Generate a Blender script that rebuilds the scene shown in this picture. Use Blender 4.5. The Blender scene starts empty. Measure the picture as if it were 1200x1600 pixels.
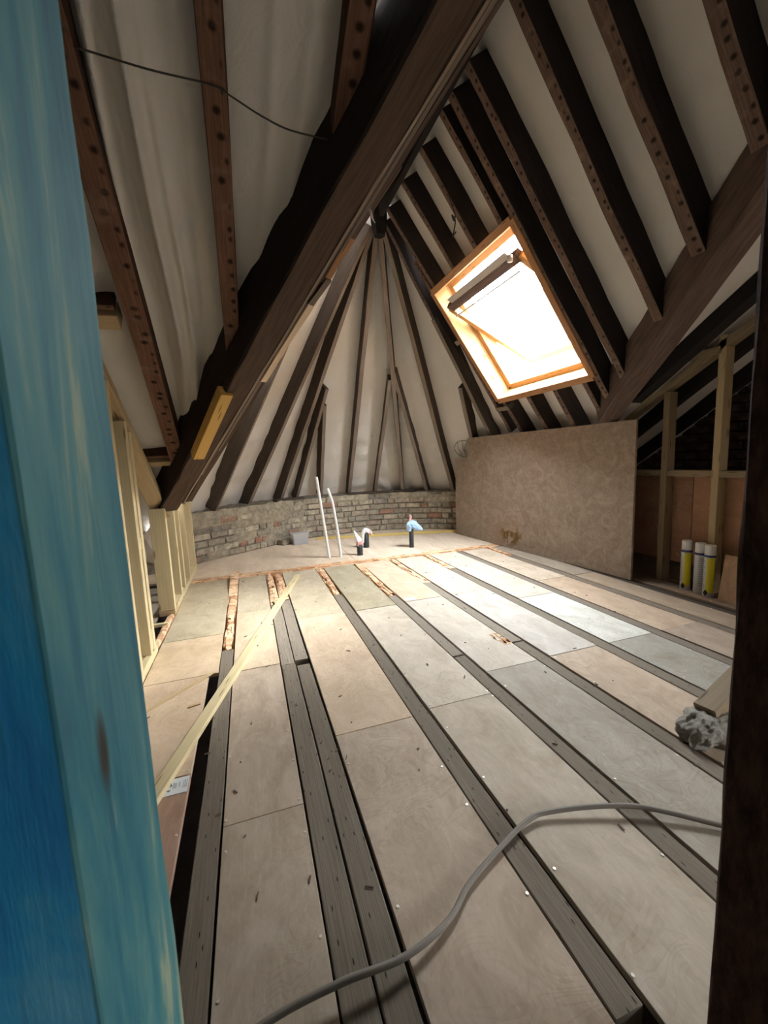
import bpy, bmesh, math, random
from mathutils import Vector, Matrix, noise
R = random.Random(7)
SC = bpy.context.scene
COL = SC.collection
V = Vector

# ---------------------------------------------------------------- camera
cam_data = bpy.data.cameras.new('camera')
cam_data.sensor_fit = 'VERTICAL'
cam_data.sensor_height = 36.0
cam_data.sensor_width = 27.0
cam_data.lens = 640.0 / 1600.0 * 36.0
cam_data.clip_start = 0.01
cam_data.dof.use_dof = True
cam_data.dof.focus_distance = 2.6
cam_data.dof.aperture_fstop = 14.4 / 1.2
cam = bpy.data.objects.new('camera', cam_data)
COL.objects.link(cam)
rx, uy, fz = V((.9479, -.3159, -.0412)), V((.0789, .1075, .9911)), V((.3087, .9427, -.1269))
m = Matrix((rx, uy, -fz)).transposed().to_4x4()
m.translation = V((0, 0, 1.01))
cam.matrix_world = m
SC.camera = cam

# ---------------------------------------------------------------- sky, exposure
world = bpy.data.worlds.new('overcast_sky')
SC.world = world
world.use_nodes = True
bgn = world.node_tree.nodes['Background']
_tc = world.node_tree.nodes.new('ShaderNodeTexCoord')
_sx = world.node_tree.nodes.new('ShaderNodeSeparateXYZ')
_rp = world.node_tree.nodes.new('ShaderNodeValToRGB')
world.node_tree.links.new(_tc.outputs['Generated'], _sx.inputs[0])
_mr = world.node_tree.nodes.new('ShaderNodeMapRange')
_mr.inputs['From Min'].default_value = -1
world.node_tree.links.new(_sx.outputs[2], _mr.inputs['Value'])
world.node_tree.links.new(_mr.outputs[0], _rp.inputs[0])
_rp.color_ramp.elements[0].position = 0.48      # overcast sky over dim ground
_rp.color_ramp.elements[0].color = (0.02, 0.02, 0.02, 1)
_rp.color_ramp.elements[1].position = 0.53
_rp.color_ramp.elements[1].color = (0.95, 0.975, 1.0, 1)
world.node_tree.links.new(_rp.outputs[0], bgn.inputs['Color'])
bgn.inputs['Strength'].default_value = 50.0
sun_data = bpy.data.lights.new('hazy_sun', 'SUN')
sun_data.energy = 28.0
sun_data.angle = math.radians(28)
sun_data.color = (1.0, 0.97, 0.93)
sun = bpy.data.objects.new('hazy_sun', sun_data)
sun.rotation_euler = V((-.78, -.16, -.60)).to_track_quat('-Z', 'Y').to_euler()
sun.location = (6, 4, 6)
COL.objects.link(sun)
SC.view_settings.view_transform = 'Standard'
SC.view_settings.look = 'None'
SC.view_settings.gamma = 1
SC.view_settings.use_curve_mapping = False
SC.view_settings.exposure = 0.6
SC.cycles.diffuse_bounces = 8
SC.cycles.max_bounces = 12
SC.cycles.sample_clamp_indirect = 10


def portal(name, loc, direction, sx, sy):
    l = bpy.data.lights.new(name, 'AREA')
    l.shape = 'RECTANGLE'
    l.size, l.size_y = sx, sy
    l.cycles.is_portal = True
    o = bpy.data.objects.new(name, l)
    o.location = loc
    o.rotation_euler = V(direction).to_track_quat('-Z', 'Y').to_euler()
    COL.objects.link(o)


# ---------------------------------------------------------------- helpers
def smoothstep(a, b, x):
    t = max(0, min(1, (x - a) / (b - a)))
    return t * t * (3 - 2 * t)


def obj(name, verts, faces, mat, parent=None, uvs=None, smooth=False, color=None):
    """verts in world space; kept relative to the parent's location"""
    off = V((0, 0, 0))
    p = parent
    while p is not None:
        off += p.location
        p = p.parent
    me = bpy.data.meshes.new(name)
    me.from_pydata([V(v) - off for v in verts], [], faces)
    if uvs:
        ul = me.uv_layers.new(name='UVMap')
        for poly in me.polygons:
            for k, li in enumerate(poly.loop_indices):
                ul.data[li].uv = uvs[poly.index][k]
    if smooth:
        me.polygons.foreach_set('use_smooth', [True] * len(me.polygons))
    me.materials.append(mat)
    o = bpy.data.objects.new(name, me)
    if color:
        o.color = (*color, 1)
    COL.objects.link(o)
    if parent:
        o.parent = parent
    return o


def bm_obj(name, bm, mat, parent=None, smooth=False, color=None):
    off = V((0, 0, 0))
    p = parent
    while p is not None:
        off += p.location
        p = p.parent
    bmesh.ops.translate(bm, verts=bm.verts, vec=-off)
    me = bpy.data.meshes.new(name)
    bm.to_mesh(me)
    bm.free()
    if smooth:
        me.polygons.foreach_set('use_smooth', [True] * len(me.polygons))
    me.materials.append(mat)
    o = bpy.data.objects.new(name, me)
    if color:
        o.color = (*color, 1)
    COL.objects.link(o)
    if parent:
        o.parent = parent
    return o


def empty(name, loc=(0, 0, 0)):
    o = bpy.data.objects.new(name, None)
    o.empty_display_size = .1
    o.location = loc
    COL.objects.link(o)
    return o


def tag(o, label, cat, group=None):
    o['label'] = label
    o['category'] = cat
    if group:
        o['group'] = group
    return o


def structure(o):
    o['kind'] = 'structure'
    return o


def timber(name, p0, p1, w, d, n, mat, parent=None, segs=1, rough=0.0, chamfer=0.003, seed=0, color=None, square_ends=None):
    """p0-p1 runs along the middle of the face that looks away from n; d is the depth along n"""
    p0, p1 = V(p0), V(p1)
    t = (p1 - p0)
    L = t.length
    t.normalize()
    n = V(n)
    n = (n - t * n.dot(t)).normalized()
    b = n.cross(t).normalized()
    c = chamfer
    prof = [(-w / 2 + c, 0, 0), (w / 2 - c, 0, 1), (w / 2, c, 1), (w / 2, d - c, 2), (w / 2 - c, d, 2), (-w / 2 + c, d, 3), (-w / 2, d - c, 3), (-w / 2, c, 4)]
    K = len(prof)
    verts, faces, uvs = [], [], []
    uo = seed * 3.71
    for i in range(segs + 1):
        u = L * i / segs
        base = p0 + t * u
        if rough:
            base = base + b * noise.noise(V((u * 2.1, seed * 5.3, 1.7))) * rough * 1.5 + n * noise.noise(V((u * 2.3, seed * 4.1, 9.7))) * rough
        for k, (x, y, f) in enumerate(prof):
            jx = jy = 0
            if rough:
                jx = noise.noise(V((u * 9, k * 7.3, seed * 2.9))) * rough
                jy = noise.noise(V((u * 9, k * 3.1 + 50, seed * 6.1))) * rough
            verts.append(base + b * (x + jx) + n * (y + jy))
    vv = [0.03, 0.97, 1.03, 1.97, 2.03, 2.97, 3.03, 3.97]
    for i in range(segs):
        for k in range(K):
            k2 = (k + 1) % K
            a0, a1 = i * K + k, i * K + k2
            faces.append((a0, a0 + K, a1 + K, a1))
            v0 = vv[k]
            v1 = vv[k2] if k2 else 4.03
            u0, u1 = L * i / segs + uo, L * (i + 1) / segs + uo
            uvs.append(((u0, v0), (u1, v0), (u1, v1), (u0, v1)))
    faces.append(tuple(range(K)))
    uvs.append([(uo + pr[0], 5 + pr[1]) for pr in prof])
    faces.append(tuple(reversed(range(segs * K, segs * K + K))))
    uvs.append([(uo + prof[K - 1 - k][0], 5 + prof[K - 1 - k][1]) for k in range(K)])
    return obj(name, verts, faces, mat, parent, uvs, False, color)


def box(name, lo, hi, mat, parent=None, color=None, c=0.0015, axis=1, seed=0):
    """axis-aligned piece, grain along the given axis (0 x, 1 y, 2 z)"""
    lo, hi = V(lo), V(hi)
    mid = (lo + hi) / 2
    s = hi - lo
    if axis == 0:
        return timber(name, (lo.x, mid.y, lo.z), (hi.x, mid.y, lo.z), s.y, s.z, (0, 0, 1), mat, parent, chamfer=c, seed=seed, color=color)
    if axis == 1:
        return timber(name, (mid.x, lo.y, lo.z), (mid.x, hi.y, lo.z), s.x, s.z, (0, 0, 1), mat, parent, chamfer=c, seed=seed, color=color)
    return timber(name, (mid.x, lo.y, lo.z), (mid.x, lo.y, hi.z), s.x, s.y, (0, 1, 0), mat, parent, chamfer=c, seed=seed, color=color)


def tube(name, pts, r, mat, parent=None, sides=10, caps=True):
    pts = [V(p) for p in pts]
    rr = r if isinstance(r, (list, tuple)) else [r] * len(pts)
    verts, faces = [], []
    up = V((0, 0, 1))
    prev = None
    for i, p in enumerate(pts):
        t = (pts[min(i + 1, len(pts) - 1)] - pts[max(i - 1, 0)]).normalized()
        if prev is None:
            a = t.orthogonal().normalized()
        else:
            a = (prev - t * prev.dot(t)).normalized()
        prev = a
        b = t.cross(a)
        for k in range(sides):
            an = 2 * math.pi * k / sides
            verts.append(p + (a * math.cos(an) + b * math.sin(an)) * rr[i])
    for i in range(len(pts) - 1):
        for k in range(sides):
            k2 = (k + 1) % sides
            faces.append((i * sides + k, i * sides + k2, (i + 1) * sides + k2, (i + 1) * sides + k))
    if caps:
        faces.append(tuple(reversed(range(sides))))
        faces.append(tuple(range((len(pts) - 1) * sides, len(pts) * sides)))
    return obj(name, verts, faces, mat, parent, None, True)


def lathe(name, base, prof, mat, parent=None, sides=24, a0=0, a1=2 * math.pi, smooth=True):
    """prof: (radius, height) list about the vertical through base"""
    base = V(base)
    full = abs(a1 - a0 - 2 * math.pi) < 1e-6
    n = sides if full else sides + 1
    verts, faces = [], []
    for r, h in prof:
        for k in range(n):
            a = a0 + (a1 - a0) * k / sides
            verts.append(base + V((r * math.cos(a), r * math.sin(a), h)))
    for i in range(len(prof) - 1):
        for k in range(sides):
            k2 = (k + 1) % n
            faces.append((i * n + k, i * n + k2, (i + 1) * n + k2, (i + 1) * n + k))
    o = obj(name, verts, faces, mat, parent, None, smooth)
    return o


def catmull(pts, n=8):
    pts = [V(p) for p in pts]
    out = []
    for i in range(len(pts) - 1):
        p0, p1, p2, p3 = pts[max(i - 1, 0)], pts[i], pts[i + 1], pts[min(i + 2, len(pts) - 1)]
        for k in range(n):
            t = k / n
            out.append(0.5 * ((2 * p1) + (-p0 + p2) * t + (2 * p0 - 5 * p1 + 4 * p2 - p3) * t * t + (-p0 + 3 * p1 - 3 * p2 + p3) * t ** 3))
    out.append(pts[-1])
    return out


# ---------------------------------------------------------------- materials
class Mat:
    def __init__(s, name, rough=0.8, spec=0.3):
        s.m = bpy.data.materials.new(name)
        s.m.use_nodes = True
        s.nt = s.m.node_tree
        s.b = s.nt.nodes['Principled BSDF']
        s.b.inputs['Roughness'].default_value = rough
        s.b.inputs['Specular IOR Level'].default_value = spec

    def n(s, t, **kw):
        nd = s.nt.nodes.new(t)
        for k, v in kw.items():
            setattr(nd, k, v)
        return nd

    def link(s, a, b):
        s.nt.links.new(a, b)

    def set(s, sock, v):
        if hasattr(v, 'is_linked'):
            s.link(v, sock)
        elif isinstance(v, (tuple, list)) and len(v) == 3 and sock.type == 'RGBA':
            sock.default_value = (*v, 1)
        else:
            sock.default_value = v

    def coords(s, kind='UV', scale=(1, 1, 1), rnd=False):
        tc = s.n('ShaderNodeTexCoord')
        mp = s.n('ShaderNodeMapping')
        mp.inputs['Scale'].default_value = scale
        s.link(tc.outputs[kind], mp.inputs['Vector'])
        if rnd:
            oi = s.n('ShaderNodeObjectInfo')
            mu = s.n('ShaderNodeMath', operation='MULTIPLY')
            mu.inputs[1].default_value = 37.0
            s.link(oi.outputs['Random'], mu.inputs[0])
            cx = s.n('ShaderNodeCombineXYZ')
            for k in range(3):
                s.link(mu.outputs[0], cx.inputs[k])
            s.link(cx.outputs[0], mp.inputs['Location'])
        return mp.outputs[0]

    def noise(s, vec, scale=5, detail=6, rough=0.6, dist=0.0, out='Fac'):
        nd = s.n('ShaderNodeTexNoise')
        nd.inputs['Scale'].default_value = scale
        nd.inputs['Detail'].default_value = detail
        nd.inputs['Roughness'].default_value = rough
        nd.inputs['Distortion'].default_value = dist
        s.link(vec, nd.inputs['Vector'])
        return nd.outputs[out]

    def voronoi(s, vec, scale=5, rnd=1.0, dims='3D', feature='F1', out='Distance'):
        nd = s.n('ShaderNodeTexVoronoi', voronoi_dimensions=dims, feature=feature)
        nd.inputs['Scale'].default_value = scale
        nd.inputs['Randomness'].default_value = rnd
        s.link(vec, nd.inputs['Vector'])
        return nd.outputs[out]

    def ramp(s, fac, stops, interp='LINEAR'):
        nd = s.n('ShaderNodeValToRGB')
        el = nd.color_ramp.elements
        nd.color_ramp.interpolation = interp
        while len(el) < len(stops):
            el.new(0.5)
        for e, (p, c) in zip(el, stops):
            e.position = p
            e.color = (*c, 1) if len(c) == 3 else c
        s.link(fac, nd.inputs[0])
        return nd.outputs[0]

    def maprange(s, v, a, b, c=0.0, d=1.0):
        nd = s.n('ShaderNodeMapRange')
        s.set(nd.inputs['Value'], v)
        for k, x in zip(('From Min', 'From Max', 'To Min', 'To Max'), (a, b, c, d)):
            nd.inputs[k].default_value = x
        return nd.outputs[0]

    def math(s, op, a, b=None):
        nd = s.n('ShaderNodeMath', operation=op)
        s.set(nd.inputs[0], a)
        if b is not None:
            s.set(nd.inputs[1], b)
        return nd.outputs[0]

    def mix(s, fac, a, b, mode='MIX'):
        nd = s.n('ShaderNodeMix', data_type='RGBA', blend_type=mode)
        s.set(nd.inputs[0], fac)
        s.set(nd.inputs[6], a)
        s.set(nd.inputs[7], b)
        return nd.outputs[2]

    def sep(s, vec):
        nd = s.n('ShaderNodeSeparateXYZ')
        s.link(vec, nd.inputs[0])
        return nd.outputs

    def objcolor(s):
        return s.n('ShaderNodeObjectInfo').outputs['Color']

    def rand(s):
        return s.n('ShaderNodeObjectInfo').outputs['Random']

    def out(s, color, bump=None, strength=0.3, dist=0.01):
        s.set(s.b.inputs['Base Color'], color)
        if bump is not None:
            bn = s.n('ShaderNodeBump')
            bn.inputs['Strength'].default_value = strength
            bn.inputs['Distance'].default_value = dist
            s.link(bump, bn.inputs['Height'])
            s.link(bn.outputs[0], s.b.inputs['Normal'])
        return s.m


def plain(name, col, rough=0.6, spec=0.4, metal=0.0):
    M = Mat(name, rough, spec)
    M.b.inputs['Metallic'].default_value = metal
    return M.out(col)


def make_old_timber(name, under, side, spots=True, rough=0.85):
    M = Mat(name, rough, 0.15)
    uv = M.coords('UV')
    g = M.noise(M.coords('UV', (5, 9, 1)), 1.0, 8, 0.65, 0.4)
    big = M.noise(M.coords('UV', (1.6, 1.1, 1)), 1.0, 4, 0.6)
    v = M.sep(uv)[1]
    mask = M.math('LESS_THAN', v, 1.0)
    c = M.mix(mask, side, under)  # side faces darkened to hold their shade; undersides paler where laths lay
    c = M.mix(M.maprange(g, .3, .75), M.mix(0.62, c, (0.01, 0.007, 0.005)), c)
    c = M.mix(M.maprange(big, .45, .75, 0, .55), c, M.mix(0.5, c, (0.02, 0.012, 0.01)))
    h = g
    if spots:
        d = M.voronoi(M.coords('UV', (17, 1.0, 1)), 1.0, 0.55, '2D')
        vc = M.math('ABSOLUTE', M.math('SUBTRACT', v, 0.5))
        sp = M.math('MULTIPLY', M.math('MULTIPLY', M.maprange(d, .10, .24, 1, 0), mask), M.maprange(vc, .28, .42, 1, 0))
        c = M.mix(M.math('MULTIPLY', sp, .9), c, (0.012, 0.007, 0.005))
        band = M.noise(M.coords('UV', (14, .5, 1)), 1.0, 3)
        c = M.mix(M.math('MULTIPLY', M.maprange(band, .55, .75, 0, .5), mask), c, (0.34, 0.24, 0.18))
    return M.out(c, h, 0.5, 0.006)


def make_new_timber(name, a, b, knots=True):
    M = Mat(name, 0.65, 0.25)
    g = M.noise(M.coords('UV', (1.2, 7, 1)), 2.0, 7, 0.6, 1.2)
    c = M.ramp(g, [(.3, a), (.7, b)])
    if knots:
        k = M.voronoi(M.coords('UV', (2.6, 1.4, 1)), 1.0, 1.0, '2D')
        c = M.mix(M.maprange(k, .05, .11, .8, 0), c, (a[0] * .35, a[1] * .28, a[2] * .2))
    return M.out(c, g, 0.15, 0.002)


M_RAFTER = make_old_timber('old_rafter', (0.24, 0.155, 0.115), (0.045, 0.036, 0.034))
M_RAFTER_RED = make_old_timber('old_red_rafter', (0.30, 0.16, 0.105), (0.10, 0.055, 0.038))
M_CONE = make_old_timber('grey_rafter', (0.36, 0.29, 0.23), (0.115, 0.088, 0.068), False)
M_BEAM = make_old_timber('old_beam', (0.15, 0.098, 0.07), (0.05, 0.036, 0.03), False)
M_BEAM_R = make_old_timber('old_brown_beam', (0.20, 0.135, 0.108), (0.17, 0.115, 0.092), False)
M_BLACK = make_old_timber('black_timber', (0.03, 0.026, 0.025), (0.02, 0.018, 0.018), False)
M_NEW = make_new_timber('new_softwood', (0.56, 0.455, 0.25), (0.69, 0.59, 0.375))
M_NEW_BROWN = make_new_timber('new_brown_softwood', (0.42, 0.30, 0.16), (0.56, 0.43, 0.25))
M_NEW_DIM = make_new_timber('tan_shaded_softwood', (0.21, 0.155, 0.09), (0.29, 0.22, 0.135))  # right frame's shade darkened into the wood colour; also the tan brace
M_NEW_MID = make_new_timber('shaded_softwood', (0.38, 0.29, 0.16), (0.48, 0.38, 0.23))  # same frame shade, lighter, painted into one stud's colour
M_AMBER = make_new_timber('amber_softwood', (0.60, 0.36, 0.09), (0.74, 0.47, 0.15))
M_WINDOW = make_new_timber('varnished_pine', (0.36, 0.17, 0.075), (0.50, 0.27, 0.13))
M_PINE = make_new_timber('pale_pine', (0.38, 0.215, 0.085), (0.50, 0.30, 0.135))
M_FRESH = make_new_timber('split_wood', (0.74, 0.52, 0.34), (0.86, 0.70, 0.50), False)
M_LATH = make_new_timber('old_lath', (0.10, 0.065, 0.045), (0.22, 0.16, 0.12), False)
M_LATHP = make_new_timber('pale_old_lath', (0.20, 0.14, 0.10), (0.40, 0.31, 0.24), False)
M_YELLOW = make_new_timber('yellow_softwood', (0.58, 0.42, 0.12), (0.68, 0.52, 0.20), False)


def make_dark_post():
    M = Mat('rough_dark_oak', 0.95, 0.05)
    g = M.noise(M.coords('Object', (16, 16, 5)), 2.0, 9, 0.75)
    c = M.ramp(g, [(.35, (0.035, 0.022, 0.018)), (.7, (0.15, 0.093, 0.072))])
    return M.out(c, g, 0.9, 0.02)


M_POST = make_dark_post()


def make_blue():
    M = Mat('blue_stained_timber', 0.7, 0.2)
    co = M.coords('Object', (9, 9, 3.0))
    a = M.noise(co, 1.0, 5, 0.6, 0.8)
    b = M.noise(M.coords('Object', (16, 16, 2.2)), 1.3, 6, 0.62, 0.7)
    f = M.noise(M.coords('Object', (60, 60, 6)), 1.5, 6, 0.7)
    pos = M.coords('Object')
    xyz = M.sep(pos)
    # bluer and brighter on the face side, darker and greener on the narrow side
    side = M.maprange(xyz[0], -.0030, -.0014)
    blue = M.ramp(a, [(.30, (0.003, 0.10, 0.30)), (.48, (0.012, 0.20, 0.40)), (.62, (0.09, 0.30, 0.42)), (.74, (0.15, 0.36, 0.44))])
    teal = M.ramp(b, [(.28, (0.004, 0.05, 0.075)), (.44, (0.012, 0.10, 0.125)), (.56, (0.05, 0.145, 0.14)), (.68, (0.24, 0.26, 0.16))])
    c = M.mix(side, blue, teal)
    c = M.mix(M.maprange(f, .3, .8, 0, .2), c, (0.10, 0.26, 0.32))
    # the knot, and a pale torn spot under it
    vy = M.math('MULTIPLY', M.math('SUBTRACT', xyz[1], .048), 120.0)
    vz = M.math('MULTIPLY', M.math('SUBTRACT', xyz[2], .85), 40.0)
    r = M.math('ADD', M.math('MULTIPLY', vy, vy), M.math('MULTIPLY', vz, vz))
    kn = M.math('MULTIPLY', M.maprange(r, .15, 1.4, 1, 0), side)
    c = M.mix(kn, c, (0.02, 0.018, 0.015))
    vz2 = M.math('MULTIPLY', M.math('SUBTRACT', xyz[2], .81), 55.0)
    r2 = M.math('ADD', M.math('MULTIPLY', vy, vy), M.math('MULTIPLY', vz2, vz2))
    c = M.mix(M.math('MULTIPLY', M.math('MULTIPLY', M.maprange(r2, .1, 1.0, .6, 0), side), M.maprange(f, .45, .6)), c, (0.4, 0.4, 0.32))
    return M.out(c, f, 0.35, 0.003)


M_BLUE = make_blue()


def make_membrane():
    M = Mat('breather_membrane', 0.75, 0.2)
    co = M.coords('Object')
    a = M.noise(co, 1.4, 5, 0.6)
    f = M.noise(co, 9, 6, 0.7)
    c = M.ramp(a, [(.3, (0.65, 0.62, 0.57)), (.7, (0.75, 0.72, 0.67))])
    st = M.voronoi(co, 1.9)
    c = M.mix(M.math('MULTIPLY', M.maprange(st, .02, .06, .5, 0), M.maprange(f, .45, .6)), c, (0.2, 0.16, 0.12))
    cr = M.noise(M.coords('Object', (6, 6, 2)), 1.5, 4, 0.6, 1.5)
    return M.out(c, cr, 0.35, 0.02)


M_MEMB = make_membrane()


def make_ply():
    M = Mat('plywood', 0.72, 0.18)
    base = M.objcolor()
    mul = lambda c, k: M.mix(1.0, c, k, 'MULTIPLY')
    blot = M.noise(M.coords('UV', (3.2, 1.5, 1), True), 1.6, 8, 0.68, 0.8)
    figure = M.noise(M.coords('UV', (4.5, 1.1, 1), True), 1.2, 2, 0.5, 1.8)
    rings = M.math('FRACT', M.math('MULTIPLY', figure, 14.0))
    fine = M.noise(M.coords('UV', (14, 16, 1), True), 1.5, 8, 0.75, 0.6)
    c = M.mix(M.maprange(blot, .36, .66), mul(base, (0.76, 0.73, 0.69)), base)
    where = M.maprange(M.noise(M.coords('UV', (1.2, .5, 1), True), 1.5, 3), .45, .62)
    c = M.mix(M.math('MULTIPLY', M.maprange(rings, .6, .95, 0, .38), where), c, mul(c, (0.64, 0.58, 0.52)))
    c = M.mix(M.maprange(fine, .52, .74, 0, .45), c, mul(c, (0.72, 0.68, 0.63)))
    c = M.mix(M.maprange(fine, .44, .28, 0, .3), c, (0.74, 0.70, 0.64))
    return M.out(c, fine, 0.15, 0.002)


M_PLY = make_ply()


def make_joist():
    M = Mat('grey_board', 0.85, 0.15)
    base = M.objcolor()
    g = M.noise(M.coords('UV', (2.5, 9, 1), True), 1.6, 8, 0.65, 1.6)
    c = M.mix(M.maprange(g, .3, .72), M.mix(1.0, base, (0.55, 0.52, 0.48), 'MULTIPLY'), base)
    k = M.voronoi(M.coords('UV', (7, 2.2, 1), True), 1.0, 1.0, '2D')
    c = M.mix(M.maprange(k, .035, .06, .92, 0), c, (0.01, 0.008, 0.007))
    return M.out(c, g, 0.4, 0.003)


M_JOIST = make_joist()


def make_torn():
    M = Mat('torn_wood', 0.8, 0.15)
    co = M.coords('Object', (9, 9, 9))
    v = M.voronoi(M.coords('Object', (14, 34, 10)), 1.0, 1.0, out='Color')
    s = M.sep(v)[0]
    c = M.ramp(s, [(0, (0.56, 0.29, 0.15)), (.4, (0.80, 0.53, 0.33)), (.75, (0.88, 0.68, 0.46)), (1, (0.50, 0.26, 0.14))])
    n = M.noise(co, 4, 6, 0.7)
    c = M.mix(M.maprange(n, .56, .66, 0, .9), c, (0.20, 0.10, 0.06))
    return M.out(c, n, 0.6, 0.01)


M_TORN = make_torn()


def make_brick():
    M = Mat('old_brick', 0.95, 0.1)
    r = M.rand()
    c = M.ramp(r, [(0, (0.42, 0.36, 0.27)), (.25, (0.58, 0.50, 0.37)), (.5, (0.32, 0.28, 0.22)), (.8, (0.50, 0.42, 0.31)), (.93, (0.36, 0.25, 0.18)), (.965, (0.42, 0.20, 0.13)), (1, (0.46, 0.23, 0.15))])
    n = M.noise(M.coords('Object', (1, 1, 1), True), 16, 8, 0.7)
    c = M.mix(M.maprange(n, .42, .65, 0, .75), c, (0.12, 0.105, 0.09))
    n2 = M.noise(M.coords('Object', (1, 1, 1), True), 45, 4, 0.7)
    c = M.mix(M.maprange(n2, .55, .75, 0, .5), c, (0.45, 0.41, 0.34))
    return M.out(c, n, 0.8, 0.012)


M_BRICK = make_brick()


def make_mortar(name, a, b):
    M = Mat(name, 0.97, 0.05)
    n = M.noise(M.coords('Object'), 14, 9, 0.72)
    c = M.ramp(n, [(.3, a), (.7, b)])
    return M.out(c, n, 1.0, 0.02)


M_MORTAR = make_mortar('old_mortar', (0.12, 0.105, 0.085), (0.36, 0.315, 0.25))
M_MORTAR_PALE = make_mortar('smeared_mortar', (0.20, 0.172, 0.13), (0.54, 0.47, 0.35))
M_DARKWALL = make_mortar('dark_masonry', (0.02, 0.016, 0.014), (0.085, 0.062, 0.05))  # very dark brown mottled masonry
M_VOID = make_mortar('dark_void', (0.09, 0.06, 0.045), (0.16, 0.11, 0.08))  # dark brown mottle for the slab under the floor gaps
M_FOAM = make_mortar('set_plaster', (0.32, 0.30, 0.26), (0.40, 0.38, 0.33))


def make_chip():
    M = Mat('chipboard', 0.8, 0.15)
    uv = M.coords('UV')
    a = M.noise(M.coords('UV', (1, 1, 1)), 8, 9, 0.74, 1.6)
    f = M.noise(M.coords('UV', (1, 1, 1)), 34, 7, 0.74, 1.2)
    c = M.ramp(a, [(.32, (0.235, 0.175, 0.13)), (.52, (0.315, 0.245, 0.19)), (.68, (0.42, 0.34, 0.265))])
    c = M.mix(M.maprange(f, .5, .78, 0, .6), c, (0.47, 0.385, 0.30))
    s = M.sep(uv)
    du = M.math('MULTIPLY', M.math('SUBTRACT', s[0], 1.06), 5.5)
    dv = M.math('MULTIPLY', M.math('SUBTRACT', s[1], .15), 8.0)
    r = M.math('ADD', M.math('MULTIPLY', du, du), M.math('MULTIPLY', dv, dv))
    nz = M.noise(M.coords('UV', (1, 1, 1)), 11, 6, 0.65)
    mk = M.math('MULTIPLY', M.maprange(r, .4, 1.2, 1, 0), M.maprange(nz, .47, .53))
    c = M.mix(mk, c, M.mix(M.maprange(f, .4, .6), (0.11, 0.065, 0.022), (0.24, 0.15, 0.06)))
    return M.out(c, f, 0.2, 0.003)


M_CHIP = make_chip()
M_ASH = make_mortar('roof_slate', (0.10, 0.10, 0.11), (0.2, 0.2, 0.21))
M_WHITE = plain('white_plastic', (0.78, 0.78, 0.76), 0.4)
M_CAP = plain('white_cap', (0.74, 0.74, 0.72), 0.35)
M_CAN = plain('silver_label', (0.50, 0.50, 0.49), 0.35)
M_CANYEL = plain('yellow_label', (0.62, 0.55, 0.015), 0.35)
M_CANBLUE = plain('navy_band', (0.035, 0.035, 0.14), 0.35)
M_CANTXT = plain('grey_print', (0.26, 0.26, 0.27), 0.5)
M_INK = plain('black_print', (0.012, 0.012, 0.012), 0.5)
M_PIPE = plain('black_plastic', (0.028, 0.029, 0.031), 0.45)
M_BAGW = plain('white_polythene', (0.72, 0.70, 0.70), 0.35)
M_BAGP = plain('pink_print', (0.62, 0.33, 0.32), 0.4)
M_BAGB = plain('blue_polythene', (0.36, 0.52, 0.72), 0.35)
M_CABLE = plain('grey_cable', (0.20, 0.175, 0.145), 0.6)
M_WIRE = plain('dark_wire', (0.05, 0.04, 0.035), 0.6)
M_STEEL = plain('bright_steel', (0.62, 0.60, 0.55), 0.35, 0.5, 0.8)
M_SCREW = plain('zinc_screw', (0.70, 0.66, 0.55), 0.4, 0.5, 0.5)
M_LABEL = plain('white_label', (0.72, 0.75, 0.77), 0.5)
M_LABELTXT = plain('label_grey', (0.28, 0.31, 0.33), 0.5)
M_LABELGRN = plain('label_pale_green', (0.50, 0.56, 0.48), 0.5)
M_LABELBLUE = plain('label_pale_blue', (0.50, 0.68, 0.80), 0.5)
M_PEN = plain('black_marker', (0.13, 0.12, 0.115), 0.6)
M_RAG = plain('frayed_string', (0.62, 0.57, 0.50), 0.9)
M_TUBLIQ = plain('tub_contents', (0.20, 0.21, 0.33), 0.6)
M_GREYPL = plain('grey_plastic', (0.42, 0.42, 0.41), 0.5)


def make_glass(name, tint=(1, 1, 1), alpha=0.12, rough=0.05):
    M = Mat(name, rough, 0.5)
    tr = M.n('ShaderNodeBsdfTransparent')
    tr.inputs[0].default_value = (*tint, 1)
    gl = M.n('ShaderNodeBsdfGlossy')
    gl.inputs['Roughness'].default_value = rough
    mx = M.n('ShaderNodeMixShader')
    mx.inputs[0].default_value = alpha
    M.link(tr.outputs[0], mx.inputs[1])
    M.link(gl.outputs[0], mx.inputs[2])
    M.link(mx.outputs[0], M.nt.nodes['Material Output'].inputs[0])
    return M.m


M_GLASS = make_glass('window_glass', (0.97, 0.99, 1.0), 0.07)


def make_tub():
    M = Mat('clear_tub_plastic', 0.25, 0.5)
    M.b.inputs['Alpha'].default_value = 0.55
    return M.out((0.66, 0.66, 0.64))


M_TUB = make_tub()

# ---------------------------------------------------------------- the setting: roof geometry
XR, ZR, YA, S = 1.31, 3.22, 3.80, 1.39          # ridge line, apex of the round end, main pitch
VO = 0.265                                       # rafter depth measured vertically on the main pitch
WP, WZ = 0.657, 0.85                             # wing pitch and underside height at y = 3.12
WVO = 0.12
NR = V((S, 0, 1)).normalized()                   # outward, right slope
NL = V((-S, 0, 1)).normalized()
NW = V((0, WP, 1)).normalized()                  # outward, wing slope
YW = -0.708                                      # wing ridge


def zr(x): return ZR - S * (x - XR)
def zl(x): return ZR - S * (XR - x)
def zw(y): return WZ + WP * (3.12 - y)


ceiling = structure(empty('ceiling', (XR, 1.5, ZR)))


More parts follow.
